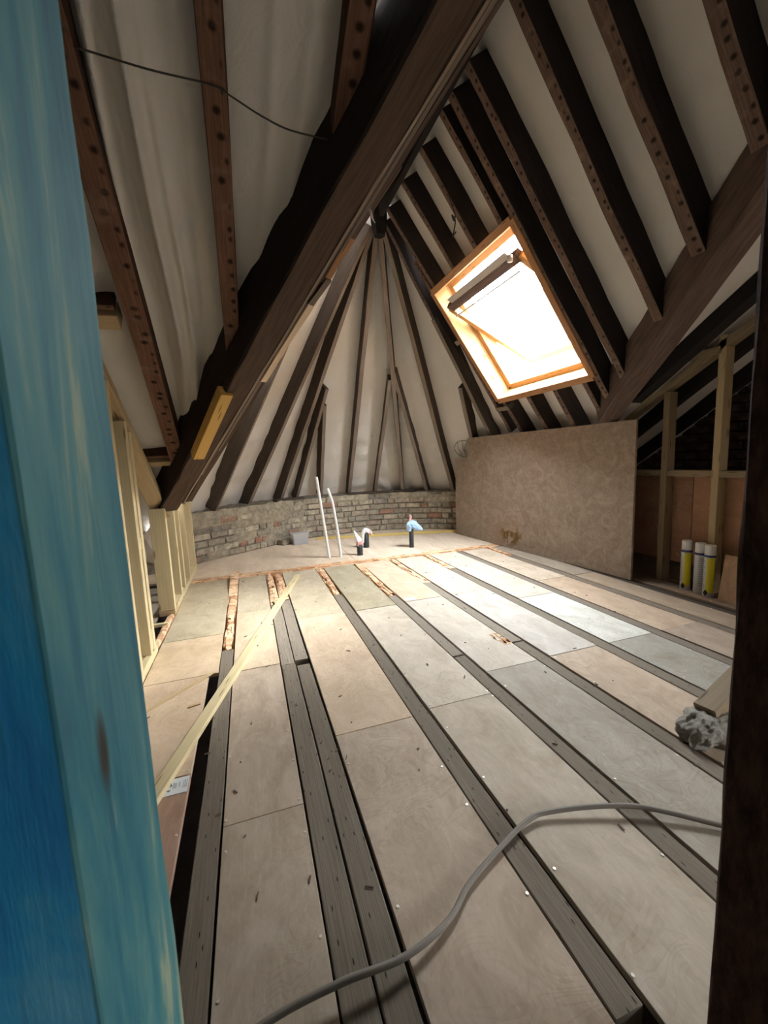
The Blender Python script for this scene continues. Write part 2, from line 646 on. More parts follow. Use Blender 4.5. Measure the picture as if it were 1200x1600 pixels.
def sheet(name, fn, us, vs, keep, hole=None, mat=M_MEMB, parent=ceiling, smooth=True):
    bm = bmesh.new()
    g = [[bm.verts.new(fn(u, v)) for v in vs] for u in us]
    for i in range(len(us) - 1):
        for j in range(len(vs) - 1):
            bm.faces.new((g[i][j], g[i + 1][j], g[i + 1][j + 1], g[i][j + 1]))
    for co, no in keep:
        bmesh.ops.bisect_plane(bm, geom=bm.verts[:] + bm.edges[:] + bm.faces[:], plane_co=co, plane_no=no, clear_inner=True, clear_outer=False)
    if hole:
        x0, x1, y0, y1 = hole
        for co, no in (((x0, 0, 0), (1, 0, 0)), ((x1, 0, 0), (1, 0, 0)), ((0, y0, 0), (0, 1, 0)), ((0, y1, 0), (0, 1, 0))):
            bmesh.ops.bisect_plane(bm, geom=bm.verts[:] + bm.edges[:] + bm.faces[:], plane_co=co, plane_no=no)
        dead = [f for f in bm.faces if x0 < f.calc_center_median().x < x1 and y0 < f.calc_center_median().y < y1]
        bmesh.ops.delete(bm, geom=dead, context='FACES')
    return bm_obj(name, bm, mat, parent, smooth)


def lin(a, b, n): return [a + (b - a) * i / n for i in range(n + 1)]


# valley lines between main slopes and wing slope, in plan: keep side = positive side
CR = 5.306 - 3.02 + 0.0
VR = ((CR / S, 0, 0), (-S, WP, 0))               # main right slope is on the positive side
CL = 1.664 - 3.02
VLc = ((-CL / S, 0, 0), (S, WP, 0))              # main left slope is on the positive side


def right_fn(x, y):
    sag = 0.012 * noise.noise(V((x * 2, y * 3, 3))) + 0.006 * noise.noise(V((x * 6 + y * 6, y * 2, 8)))
    p = V((x, y, zr(x) + VO))
    return p - NR * (0.012 + sag)


HX0, HX1, HY0, HY1 = 1.79 + .05, 2.505 + .20, 2.505 + .03, 3.72 - .03
sheet('roof_membrane', right_fn, lin(XR, 4.0, 60), lin(-1.5, YA, 80), [VR], (1.90, 2.66, HY0, HY1))


def left_fn(x, y):
    return V((x, y, zl(x) + VO)) - NL * (0.012 + 0.012 * noise.noise(V((x * 2, y * 3, 13))))


sheet('roof_membrane', left_fn, lin(-2.6, XR, 44), lin(-1.5, YA, 40), [VLc])


FOLDS = [(-.30, .030, .016, .9, 1), (-.262, .024, .014, .6, -1), (-.215, .034, .02, .75, 1), (-.17, .02, .013, .4, 1), (-.12, .016, .02, .5, -1), (.10, .010, .018, .5, 1), (.20, .024, .02, .4, 1), (.27, .014, .012, .4, -1), (-.50, .02, .02, .5, 1), (-.60, .02, .025, .5, 1)]


def wing_fn(x, y):
    h = 0.010 * noise.noise(V((x * 1.6, y * 1.2, 23)))
    for fx, am, wd, ph, sg in FOLDS:
        xc = fx - .075 * (y - 1.7) - .03 * math.sin(y * 2.6 + fx * 9) - .05 * smoothstep(1.9, 2.9, y)
        h += sg * am * math.exp(-((x - xc) / wd) ** 2) * (0.25 + .75 * abs(math.sin(y * 1.5 + ph * 3)))
    # slack between the rafters
    q = ((x + .40) / .4) % 1.0
    h += .011 * math.sin(q * math.pi)
    return V((x, y, zw(y) + WVO)) - NW * (0.004 + h * 1.9)


sheet('roof_membrane', wing_fn, lin(-2.3, -.72, 16) + lin(-.7, .46, 170) + lin(.5, XR, 14), lin(YW, 5.3, 80), [(VLc[0], (-S, -WP, 0))])
sheet('roof_membrane', wing_fn, lin(XR, 4.4, 60), lin(YW, 5.0, 40), [(VR[0], (S, -WP, 0))])
sheet('roof_membrane', lambda x, y: V((x, y, zw(YW) + WVO - WP * (YW - y))), lin(-2.3, 4.4, 8), lin(-3.3, YW, 6), [])


def cone_pt(az, r, dz=VO):
    a = math.radians(az)
    return V((XR + r * math.sin(a), YA + r * math.cos(a), ZR + dz - S * r))


AZ_R = [-88, -64, -45.5, -28, -14, 0, 12, 24.2, 35.5, 46.6, 60, 73, 88]


def cone_fn(az, r):
    p = cone_pt(az, r)
    # the sheet hangs slack between the rafters and bellies in at the bottom
    k = 0
    for a0, a1 in zip(AZ_R[:-1], AZ_R[1:]):
        if a0 <= az <= a1:
            k = math.sin(math.pi * (az - a0) / (a1 - a0))
    inw = V((-S * math.sin(math.radians(az)), -S * math.cos(math.radians(az)), -1)).normalized()
    sag = k * (.010 + .03 * smoothstep(1.0, 1.9, r)) * min(1, r)
    cr = 0.018 * smoothstep(1.1, 1.6, r) * math.sin(r * 38 + 4 * noise.noise(V((az * .06, r * 3, 2)))) * (0.5 + noise.noise(V((az * .05, r * 4, 7))))
    return p + inw * (sag + cr * (.3 + k))


sheet('roof_membrane', cone_fn, lin(-90, 90, 120), [0.0, .15] + lin(.3, 2.5, 70), [])

sheet('roof_membrane', wing_fn, lin(-1.7, -.88, 6), lin(3.72, 5.3, 10), [])
# ridge board
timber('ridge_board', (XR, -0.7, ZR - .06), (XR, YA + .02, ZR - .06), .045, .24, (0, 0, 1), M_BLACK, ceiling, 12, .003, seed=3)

# main right slope rafters: y of the middle of the face, end x at the bottom
RD = VO * math.cos(math.atan(S))
rafters_r = [(3.655, .055, 'win'), (3.285, .055, 'win'), (2.93, .055, 'win'), (2.60, .05, 'win'), (2.475, .06, None), (2.275, .058, None), (1.885, .06, None), (1.57, .07, None), (1.225, .07, None), (0.86, .07, None), (0.50, .07, None)]
sd = 11
for y, w, kind in rafters_r:
    sd += 1
    # where the valley cuts it off
    xv = min(3.15, (CR + WP * y) / S - .17)
    x0 = XR + .03
    spans = [(x0, xv)]
    if kind == 'win':
        spans = [(x0, 1.80), (2.495, xv)]
    for a, b in spans:
        if b - a < .1:
            continue
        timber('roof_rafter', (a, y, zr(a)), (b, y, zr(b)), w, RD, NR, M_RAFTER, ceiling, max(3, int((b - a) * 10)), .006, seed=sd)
        sd += 1
# doubled rafter beside the roof window, the last one at the round end
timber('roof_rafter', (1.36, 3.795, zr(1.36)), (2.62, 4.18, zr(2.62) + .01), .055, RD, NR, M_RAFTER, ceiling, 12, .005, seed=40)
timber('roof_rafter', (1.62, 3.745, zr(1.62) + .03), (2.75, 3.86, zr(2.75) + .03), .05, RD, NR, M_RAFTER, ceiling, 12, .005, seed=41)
# main left slope rafters
for y in (3.15, 2.75, 2.35, 1.95, 1.5, 1.1, .7):
    xv = (-CL - WP * y) / S + .17
    sd += 1
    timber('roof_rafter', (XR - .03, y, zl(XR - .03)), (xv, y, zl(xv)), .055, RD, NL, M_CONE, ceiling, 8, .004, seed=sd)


# rafters of the round end: (foot azimuth, foot radius) to (top azimuth, top radius)
def cone_rafter(p0, p1, w, seed):
    p0, p1 = V(p0), V(p1)
    mid = (p0 + p1) / 2
    h = V((mid.x - XR, mid.y - YA, 0)).normalized()
    n = V((h.x * S, h.y * S, 1))
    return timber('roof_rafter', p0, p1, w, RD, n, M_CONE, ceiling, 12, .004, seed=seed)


A = lambda az, r: cone_pt(az, r, 0)
cone_rafter((-.36, 4.83, .52), (.62, 3.64, 2.41), .05, 61)
cone_rafter((-.70, 4.10, .50), (.45, 3.42, 2.05), .05, 60)
cone_rafter(A(-43.0, 1.97), A(-50, .07), .05, 62)
cone_rafter(A(-28.4, 1.97), A(-25, .07), .05, 63)
cone_rafter(A(-21.2, 1.95), A(-22.2, 1.0), .045, 64)
cone_rafter(A(-10.5, 1.95), A(-20.5, 1.12), .045, 65)
cone_rafter(A(1.6, 1.97), A(-.5, .07), .05, 66)
cone_rafter(A(12.6, 1.97), A(22.5, .93), .045, 67)
cone_rafter(A(24.7, 1.95), A(24.5, .07), .05, 68)
cone_rafter(A(35.3, 1.97), A(25.4, .88), .045, 69)
cone_rafter(A(46.2, 1.97), A(47.4, .07), .05, 70)
cone_rafter(A(59.5, 1.90), A(70.5, 1.05), .05, 71)
cone_rafter(A(75, 2.0), A(76, .6), .05, 72)

lathe('apex_shade_block', (XR, YA, ZR - .20), [(0, 0), (.05, .01), (.075, .10), (.09, .30), (0, .32)], M_BLACK, ceiling, 8, smooth=False)  # added black lump stands in for the shadow at the apex
# wing rafters (run down towards the round end)
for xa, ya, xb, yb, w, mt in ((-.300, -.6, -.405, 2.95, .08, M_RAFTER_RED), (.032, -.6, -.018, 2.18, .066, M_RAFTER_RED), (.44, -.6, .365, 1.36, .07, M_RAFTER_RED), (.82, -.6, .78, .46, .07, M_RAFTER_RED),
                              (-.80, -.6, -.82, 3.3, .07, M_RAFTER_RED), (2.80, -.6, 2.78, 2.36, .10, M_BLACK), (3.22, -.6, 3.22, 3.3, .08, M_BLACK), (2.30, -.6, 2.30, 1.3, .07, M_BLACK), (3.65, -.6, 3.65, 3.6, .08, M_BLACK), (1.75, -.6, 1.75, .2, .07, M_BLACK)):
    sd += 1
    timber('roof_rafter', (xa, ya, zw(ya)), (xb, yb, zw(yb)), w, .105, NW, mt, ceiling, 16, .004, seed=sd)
# new noggings under the wing membrane
for y in (1.985, 2.84):
    timber('ceiling_nogging', (-.80, y, zw(y) + .004), (-.445, y, zw(y) + .004), .07 if y < 2.5 else .045, .085, NW, M_NEW_BROWN, ceiling, seed=5)
    timber('ceiling_nogging', (-.80, y - .052, zw(y - .052) + .012), (-.445, y - .052, zw(y - .052) + .012), .025, .08, NW, M_RAFTER_RED, ceiling, seed=6)
# felt scrap on the window trimmer and by the last rafter
timber('trimmer_block', (2.10, 3.72, zr(2.10) + .02), (2.10, 3.86, zr(2.10) + .02), .05, .08, NR, M_CONE, ceiling, 3, .008, seed=44)
timber('trimmer_block', (2.555, 3.62, zr(2.555) - .005), (2.555, 3.84, zr(2.555) - .005), .05, .08, NR, M_CONE, ceiling, 3, .008, seed=45)

# marker scribble on the membrane beside the propped board
def on_cone(az, r):
    p = cone_fn(az, r)
    h = V((math.sin(math.radians(az)), math.cos(math.radians(az)), 0))
    return p - V((h.x * S, h.y * S, 1)).normalized() * .006


def scribble(pts, closed=False):
    return [on_cone(a, r) for a, r in pts]


oval = [(55.3 + 4.6 * math.cos(t), 1.70 + .075 * math.sin(t)) for t in lin(0, 2 * math.pi, 24)]
tube('marker_scribble', scribble(oval), .0035, M_PEN, ceiling, 5)
tube('marker_scribble', scribble([(53.0, 1.63), (52.8, 1.70), (53.4, 1.77)]), .003, M_PEN, ceiling, 5)
tube('marker_scribble', scribble([(55.2, 1.63), (55.0, 1.70), (55.5, 1.77)]), .003, M_PEN, ceiling, 5)
tube('marker_scribble', scribble([(57.6, 1.64), (55.3, 1.70), (57.9, 1.75)]), .003, M_PEN, ceiling, 5)

# ---------------------------------------------------------------- walls round the space
structure(obj('wall_left', [(-2.25, -3.3, -.1), (-2.25, 4.4, -.1), (-2.25, 4.4, 3.6), (-2.25, -3.3, 3.6)], [(0, 1, 2, 3)], M_DARKWALL))
WY0, WY1, WZ0, WZ1 = -2.2, -1.15, .50, 1.36  # gable opening added to let in fill light from behind
wall_right = structure(empty('wall_right', (3.92, 2.0, 0)))
# dark gable on the far side of the right-hand frame, built of bricks where it shows
for y0, y1, z0, z1 in ((-3.3, WY0, -.1, 3.6), (WY1, 4.8, -.1, 3.6), (WY0, WY1, -.1, WZ0), (WY0, WY1, WZ1, 3.6)):
    obj('mortar_backing', [(3.92, y0, z0), (3.92, y1, z0), (3.92, y1, z1), (3.92, y0, z1)], [(3, 2, 1, 0)], M_DARKWALL, wall_right)
portal('daylight_portal', (3.90, (WY0 + WY1) / 2, (WZ0 + WZ1) / 2), (-1, 0, 0), WZ1 - WZ0, WY1 - WY0)  # portal for the added fill opening
structure(obj('wall_front', [(-2.3, -3.3, -.1), (4.4, -3.3, -.1), (4.4, -3.3, 3.6), (-2.3, -3.3, 3.6)], [(0, 1, 2, 3)], M_DARKWALL))

# curved brick wall of the round end: front face in plan
base_pts = [(-.98, 4.36), (-.608, 4.628), (-.20, 4.915), (.18, 5.185), (.40, 5.34), (.56, 5.445), (.74, 5.505), (1.02, 5.555), (1.316, 5.58), (1.62, 5.59), (1.885, 5.555), (2.14, 5.465), (2.40, 5.32), (2.72, 5.08), (2.96, 4.70), (3.10, 4.25), (3.14, 3.80), (3.14, 3.2), (3.14, 2.75)]
fp = [V((x, y, 0)) for x, y in base_pts]
cum = [0]
for a, b in zip(fp[:-1], fp[1:]):
    cum.append(cum[-1] + (b - a).length)


def along(s):
    s = max(0, min(cum[-1] - 1e-6, s))
    for i in range(len(fp) - 1):
        if s <= cum[i + 1]:
            t = (s - cum[i]) / (cum[i + 1] - cum[i])
            p = fp[i].lerp(fp[i + 1], t)
            d0 = (fp[i + 1] - fp[i]).normalized()
            return p, d0, V((-d0.y, d0.x, 0))     # point, direction, outward (behind the face)


WH = .535
wall_back = structure(empty('wall_back', (XR, 5.6, 0)))
verts, faces = [], []
NS = 90
for i in range(NS + 1):
    p, d, nrm = along(cum[-1] * i / NS)
    jag = .012 * noise.noise(V((i * .7, 3, 1)))
    for q, z in ((p + nrm * .006, -.05), (p + nrm * .006, WH - .004 + jag), (p + nrm * .24, WH + .02 + jag), (p + nrm * .24, -.05)):
        verts.append(V((q.x, q.y, z)))
for i in range(NS):
    for k in range(3):
        faces.append((i * 4 + k, i * 4 + 4 + k, i * 4 + 5 + k, i * 4 + 1 + k))
obj('mortar_core', verts, faces, M_MORTAR, wall_back)

# bricks: a few shared meshes, one object each
def brick_mesh(L, H, D, seed):
    rr = random.Random(seed)
    bm = bmesh.new()
    bmesh.ops.create_cube(bm, size=1)
    bmesh.ops.scale(bm, vec=(L, D, H), verts=bm.verts)
    bmesh.ops.bevel(bm, geom=bm.edges[:], offset=.006, segments=1, affect='EDGES')
    for v in bm.verts:
        v.co += V((rr.uniform(-1, 1), rr.uniform(-1, 1), rr.uniform(-1, 1))) * .004
    me = bpy.data.meshes.new('brick')
    bm.to_mesh(me)
    bm.free()
    me.materials.append(M_BRICK)
    return me


courses = 7
ch = WH / courses
STRETCH = [brick_mesh(.198, ch - .014, .03, k) for k in range(4)]
HEAD = [brick_mesh(.094, ch - .014, .03, 20 + k) for k in range(3)]
s_end = cum[13] + .15
nb = 0
for c in range(courses):
    s = R.uniform(-.1, 0) + (.1 if c % 2 else 0)
    while s < s_end:
        head = R.random() < .32
        L = .094 if head else .198
        pp = along(s + L / 2)
        s0 = s
        s += L + .012
        if s0 < .25:
            continue
        # the left length is largely buttered over with mortar in its upper courses
        leftpart = s0 < cum[4]
        top = c / courses
        cover = noise.noise(V((s0 * 2.3, c * .7, 4)))
        if leftpart and (cover + (.35 if top > .5 else -.12)) > .12:
            continue
        if not leftpart and c == courses - 1 and R.random() < .6:
            continue
        p, d, nrm = pp
        o = bpy.data.objects.new('brick', (HEAD if head else STRETCH)[R.randrange(3)])
        COL.objects.link(o)
        o.parent = wall_back
        w = V((p.x, p.y, ch * (c + .5) + R.uniform(-.003, .003))) + nrm * (.015 - .008 - R.uniform(0, .008))
        o.location = w - wall_back.location
        o.rotation_euler = (0, R.uniform(-.02, .02), math.atan2(d.y, d.x) + R.uniform(-.02, .02))
        nb += 1


def mortar_patch(s0, s1, z0, z1, seed, mat=M_MORTAR_PALE):
    nx, nz = 14, 7
    vs, fs = [], []
    for i in range(nx + 1):
        for j in range(nz + 1):
            u, v = i / nx, j / nz
            e = min(u, 1 - u, v, 1 - v) * 4
            p, d, nrm = along(s0 + (s1 - s0) * u + .03 * noise.noise(V((v * 4, seed, 1))))
            z = z0 + (z1 - z0) * v + .02 * noise.noise(V((u * 5, seed, 2))) * min(1, v * 3)
            bulge = min(1, e) * (.010 + .022 * abs(noise.noise(V((u * 6, v * 4, seed))))) - .004
            q = p - nrm * bulge
            vs.append((q.x, q.y, max(.004, z)))
    for i in range(nx):
        for j in range(nz):
            a = i * (nz + 1) + j
            fs.append((a, a + nz + 1, a + nz + 2, a + 1))
    obj('mortar_patch', vs, fs, mat, wall_back, None, True)


for k, (s0, s1, z0, z1) in enumerate([(.45, 1.05, .36, .535), (.95, 1.55, .30, .53), (1.45, 1.86, .22, .54), (.95, 1.28, .10, .30), (1.30, 1.75, .04, .24), (.62, .90, .0, .14), (2.35, 2.95, .44, .535), (3.25, 3.8, .43, .535), (1.86, 2.02, .05, .50), (3.75, 4.3, .36, .50)]):
    mortar_patch(s0, s1, z0, z1, k * 3.7)
# wall plate pieces lying on the wall head
for s0, s1, z in ((1.62, 2.02, WH), (2.66, 3.30, WH), (3.32, 3.62, WH + .01)):
    a, d, nrm = along(s0)
    b, _, nrm2 = along(s1)
    timber('wall_plate', (*(a + nrm * .07).xy, z), (*(b + nrm2 * .07).xy, z), .10, .028, (0, 0, 1), M_CONE, wall_back, 5, .004, seed=s0)

# ---------------------------------------------------------------- floor
floor = structure(obj('floor', [(-2.3, -3.3, -.13), (4.4, -3.3, -.13), (4.4, 6.2, -.13), (-2.3, 6.2, -.13)], [(0, 1, 2, 3)], M_VOID))
g = .0022


def lc(r, gg, b, k=1.0):
    f = lambda c: ((c / 255 + .055) / 1.055) ** 2.4 if c > 10 else c / 255 / 12.92
    return (f(r) * k, f(gg) * k, f(b) * k)


def panel(x0, x1, y0, y1, col, dz=0.0, axis=None):
    ax = axis if axis is not None else (1 if (y1 - y0) > (x1 - x0) else 0)
    o = box('floor_panel', (x0 + g, y0 + g, -.018 + dz), (x1 - g, y1 - g, dz), M_PLY, floor, lc(*col, .97), .001, ax, seed=int((x0 + 3) * 31 + y0 * 17))
    return o


bays = [
    (-.55, -.255, [(-1, .2, (196, 168, 148)), (.2, 1.392, (192, 160, 140))]),
    (-.55, -.255, [(1.395, 2.08, (212, 190, 164))]),
    (-.55, -.212, [(2.08, 2.58, (214, 193, 164)), (2.58, 3.85, (196, 184, 158))]),
    (-.146, .083, [(-1, .05, (190, 178, 160)), (.05, 1.138, (188, 174, 156)), (1.138, 2.056, (194, 178, 160)), (2.056, 2.9, (216, 198, 172)), (2.9, 3.85, (200, 188, 164))]),
    (.232, .545, [(-1, .18, (188, 172, 154)), (.18, 1.402, (194, 178, 160)), (1.402, 2.62, (214, 194, 170)), (2.62, 3.85, (200, 188, 164))]),
    (.622, .918, [(-1, .2, (186, 176, 162)), (.2, 1.426, (192, 181, 164)), (1.426, 2.609, (206, 196, 180)), (2.609, 3.85, (178, 168, 144))]),
    (.992, 1.285, [(-1, .4, (172, 165, 152)), (.4, 1.585, (170, 163, 150)), (1.585, 2.63, (206, 197, 184)), (2.63, 3.85, (212, 192, 168))]),
    (1.364, 1.665, [(-1, .4, (190, 172, 154)), (.4, 1.594, (192, 174, 154)), (1.594, 2.63, (200, 194, 186)), (2.63, 3.85, (212, 196, 176))]),
    (1.744, 2.052, [(-1, .4, (166, 161, 150)), (.4, 1.594, (166, 162, 152)), (1.594, 2.36, (216, 216, 208)), (2.36, 3.85, (206, 196, 182))]),
    (2.128, 2.415, [(-1, .4, (184, 168, 150)), (.4, 1.6, (178, 162, 146)), (1.6, 2.64, (194, 174, 152)), (2.64, 3.85, (204, 190, 172))]),
    (2.49, 2.70, [(-1, 1.4, (170, 154, 138)), (1.4, 2.64, (178, 160, 140)), (2.64, 3.85, (168, 156, 142))]),
    (2.80, 3.45, [(-1, .9, (150, 130, 110)), (.9, 2.12, (150, 130, 110)), (2.12, 3.85, (140, 124, 108))]),
]
for x0, x1, rows in bays:
    for y0, y1, col in rows:
        dz = R.uniform(-.0012, .0012)
        panel(x0, x1, y0, y1, col, dz)
# floor beyond the strip, then the parts behind the frames
panel(-1.1, .98, 4.0, 5.75, (226, 208, 186), 0, 0)
panel(.98, 3.3, 4.0, 5.75, (222, 206, 186), 0, 0)
panel(-2.2, -.66, -1.0, 1.2, (150, 140, 128))
panel(-2.2, -.66, 1.2, 3.85, (150, 140, 128))
panel(-2.2, 3.4, -3.2, -1.0, (185, 172, 155))
panel(3.45, 4.2, -1.0, 3.85, (120, 108, 96))

G1, G2 = lc(156, 147, 134), lc(138, 129, 116)


def joist(x0, x1, y0, y1, col=G2, dz=-.001, **k):
    return timber('floor_board', ((x0 + x1) / 2, y0, -.07 + dz), ((x0 + x1) / 2, y1, -.07 + dz), x1 - x0, .07, (0, 0, 1), M_JOIST, floor, max(2, int((y1 - y0) * 8)), .0015, .002, seed=x0 * 9 + y0, color=col)


joist(-.2115, -.150, -1, 2.33)
joist(.0865, .1545, -1, 2.03)
joist(.1595, .2235, -1, 2.00)
joist(.086, .152, 2.035, 2.98, G1)
joist(.157, .224, 2.06, 3.10, G1)
joist(.548, .612, .462, 3.00)
joist(.548, .612, -1, .40, lc(120, 104, 86), -.02)
joist(.922, .982, -1, 1.768)
joist(.921, .982, 1.785, 2.80, G1)
joist(1.29, 1.352, -1, 1.788)
joist(1.288, 1.353, 1.802, 2.99, G1)
joist(1.668, 1.734, -1, 3.30)
joist(2.056, 2.118, -1, 3.85, lc(140, 130, 119))
joist(2.42, 2.484, -1, 3.45, lc(138, 126, 114))
joist(2.705, 2.765, -1, 3.85, lc(92, 84, 76), -.006)
joist(2.772, 2.795, 2.0, 3.6, lc(70, 62, 56), -.012)


# torn-up strips: a bed plus loose splinters, one part each
def torn(x0, x1, y0, y1, n, along_y, seed):
    rr = random.Random(seed)
    bm = bmesh.new()

    def add(cx, cy, cz, sx, sy, sz, rot):
        mtx = Matrix.Translation((cx, cy, cz)) @ Matrix.Rotation(rot, 4, 'Z') @ Matrix.Rotation(rr.uniform(-.06, .06), 4, 'X') @ Matrix.Diagonal((sx, sy, sz, 1))
        r = bmesh.ops.create_cube(bm, size=1, matrix=mtx)
        for v in r['verts']:
            v.co += V((rr.uniform(-1, 1) * sx * .12, rr.uniform(-1, 1) * sy * .12, 0))
    add((x0 + x1) / 2, (y0 + y1) / 2, -.03, x1 - x0, y1 - y0, .05, 0)
    for _ in range(n):
        l, w, h = rr.uniform(.05, .22), rr.uniform(.008, .022), rr.uniform(.004, .012)
        if along_y:
            add(rr.uniform(x0 + w, x1 - w), rr.uniform(y0 + l / 2, y1 - l / 2), -.001 + h * rr.uniform(0, .6), w, l, h, rr.uniform(-.08, .08))
        else:
            add(rr.uniform(x0 + l / 2, x1 - l / 2), rr.uniform(y0 + w, y1 - w), -.001 + h * rr.uniform(0, .6), l, w, h, rr.uniform(-.08, .08))
    bm_obj('torn_strip', bm, M_TORN, floor)


torn(-.60, 2.62, 3.862, 3.99, 190, False, 1)
torn(-.212, -.150, 2.335, 3.86, 80, True, 2)
torn(.085, .150, 2.985, 3.86, 36, True, 3)
torn(.160, .225, 3.105, 3.86, 30, True, 4)
torn(.548, .612, 3.005, 3.86, 32, True, 5)
torn(.921, .982, 2.805, 3.86, 40, True, 6)
torn(1.288, 1.353, 2.995, 3.86, 34, True, 7)
torn(1.668, 1.734, 3.305, 3.86, 22, True, 8)
torn(2.42, 2.484, 3.455, 3.86, 18, True, 9)
torn(-.60, -.552, 2.48, 3.86, 60, True, 10)

# screw heads
bm = bmesh.new()
for x0, x1, rows in bays:
    for y0, y1, _ in rows:
        if y1 < .2:
            continue
        for xx in (x0 + .012, x1 - .012):
            yy = max(y0, .3) + .02
            while yy < y1 - .01:
                if R.random() < .75:
                    a = bmesh.ops.create_cone(bm, cap_ends=True, segments=7, radius1=.0045, radius2=.0036, depth=.002, matrix=Matrix.Translation((xx + R.uniform(-.004, .004), yy, .0012)))
                yy += R.uniform(.16, .34)
so = bm_obj('screw_heads', bm, M_SCREW, floor)
so['kind'] = 'stuff'
# veneer torn off one plywood edge
bm = bmesh.new()
for _ in range(14):
    bmesh.ops.create_cube(bm, size=1, matrix=Matrix.Translation((1.255 + R.uniform(-.025, .025), 1.86 + R.uniform(-.06, .06), .0012)) @ Matrix.Rotation(R.uniform(-.3, .3), 4, 'Z') @ Matrix.Diagonal((R.uniform(.008, .02), R.uniform(.03, .06), .002, 1)))
bm_obj('torn_veneer', bm, M_TORN, floor)
# small stuff lying on the floor
bm = bmesh.new()
for _ in range(90):
    x, y = R.uniform(-.5, 2.3), R.uniform(.7, 3.8)
    s1 = R.uniform(.004, .022)
    bmesh.ops.create_cube(bm, size=1, matrix=Matrix.Translation((x, y, .0022)) @ Matrix.Rotation(R.uniform(0, 3.1), 4, 'Z') @ Matrix.Diagonal((s1, R.uniform(.002, .005), .003, 1)))
do = bm_obj('wood_crumbs', bm, M_LATH, floor)
do['kind'] = 'stuff'

# ---------------------------------------------------------------- roof window
win = structure(empty('window_1', (2.15, 3.11, 2.05)))
es, en, ey = V((.584, 0, -.812)), V((.812, 0, .584)), V((0, 1, 0))
WO = V((2.148, 3.112, zr(2.148)))
HS = .612


def wbar(name, a, b, w, d, mat, parent=win, nrm=en, seed=0):
    return timber(name, a, b, w, d, nrm, mat, parent, chamfer=.003, seed=seed)


# lining boards (deep reveal) and the trim round their edge
for k, (a, b) in enumerate((((-1, -1), (-1, 1)), ((1, -1), (1, 1)), ((-1, -1), (1, -1)), ((-1, 1), (1, 1)))):
    pa = WO + es * a[0] * HS + ey * a[1] * HS
    pb = WO + es * b[0] * HS + ey * b[1] * HS
    wbar('window_trim', pa - en * .012, pb - en * .012, .055, .02, M_WINDOW, seed=k)
    q = (HS - .012)
    pa = WO + es * a[0] * q + ey * a[1] * q
    pb = WO + es * b[0] * q + ey * b[1] * q
    wbar('window_lining', pa + en * .006, pb + en * .006, .022, .20, M_PINE, seed=4 + k)
    q = (HS - .045)
    pa = WO + es * a[0] * q + ey * a[1] * q
    pb = WO + es * b[0] * q + ey * b[1] * q
    wbar('window_frame', pa + en * .165, pb + en * .165, .06, .11, M_PINE, seed=9 + k)
# outer flashing
for k, (a, b) in enumerate((((1, -1), (1, 1)), ((-1, -1), (-1, 1)))):
    pa = WO + es * a[0] * (HS + .02) + ey * a[1] * (HS + .05) + en * .27
    pb = WO + es * b[0] * (HS + .02) + ey * b[1] * (HS + .05) + en * .27
    wbar('flashing', pa, pb, .16, .012, M_GREYPL, seed=k)
# the sash turned on its middle: top swung into the room
al = math.radians(28)
ts = es * math.cos(al) + en * math.sin(al)
tn = en * math.cos(al) - es * math.sin(al)
SO = WO + en * .235 + es * .05
sw, shh = .515, .50
sash = empty('sash', SO - win.location)
sash.parent = win


def sbar(name, a, b, w, d, mat, seed=0, off=0.0):
    pa = SO + ts * a[0] + ey * a[1] + tn * off
    pb = SO + ts * b[0] + ey * b[1] + tn * off
    return timber(name, pa, pb, w, d, tn, mat, sash, chamfer=.003, seed=seed)


sbar('stile', (-shh, -sw), (shh, -sw), .055, .05, M_PINE, 1)
sbar('stile', (-shh, sw), (shh, sw), .055, .05, M_PINE, 2)
sbar('top_rail', (-shh, -sw), (-shh, sw), .075, .055, M_BEAM_R, 3)
sbar('bottom_rail', (shh, -sw), (shh, sw), .06, .05, M_WINDOW, 4)
sbar('pane', (-shh, 0), (shh, 0), 2 * sw, .006, M_GLASS, 5, .03)
sbar('vent_flap', (-shh - .07, -sw + .05), (-shh - .07, sw - .12), .055, .012, M_GREYPL, 6, -.005)
hp = [SO + ts * (-shh + .075) + ey * yy - tn * .03 for yy in (-sw + .06, sw - .02)]
tube('opening_bar', [hp[0], hp[1]], .007, M_WHITE, sash, 8)
for yy in (-sw + .08, -.02, sw - .06):
    tube('bar_bracket', [SO + ts * (-shh + .075) + ey * yy - tn * .03, SO + ts * (-shh + .03) + ey * yy], .005, M_STEEL, sash, 6)
lathe('latch_cap', SO + ts * (-shh - .05) + ey * (-sw + .02) - tn * .03, [(0.0, -.02), (.02, -.02), (.02, .02), (0, .02)], M_WHITE, sash, 10)
portal('daylight_portal', WO + en * .32, -en, 1.12, 1.12)
# frame of the added fill-light opening, unseen behind the viewer
fill_win = structure(empty('added_fill_window', (3.92, (WY0 + WY1) / 2, WZ0)))
for a, b in (((WY0, WZ0), (WY1, WZ0)), ((WY0, WZ1), (WY1, WZ1)), ((WY0, WZ0), (WY0, WZ1)), ((WY1, WZ0), (WY1, WZ1)), (((WY0 + WY1) / 2, WZ0), ((WY0 + WY1) / 2, WZ1))):
    timber('window_frame', (3.93, a[0], a[1]), (3.93, b[0], b[1]), .05, .06, (1, 0, 0), M_PINE, fill_win)

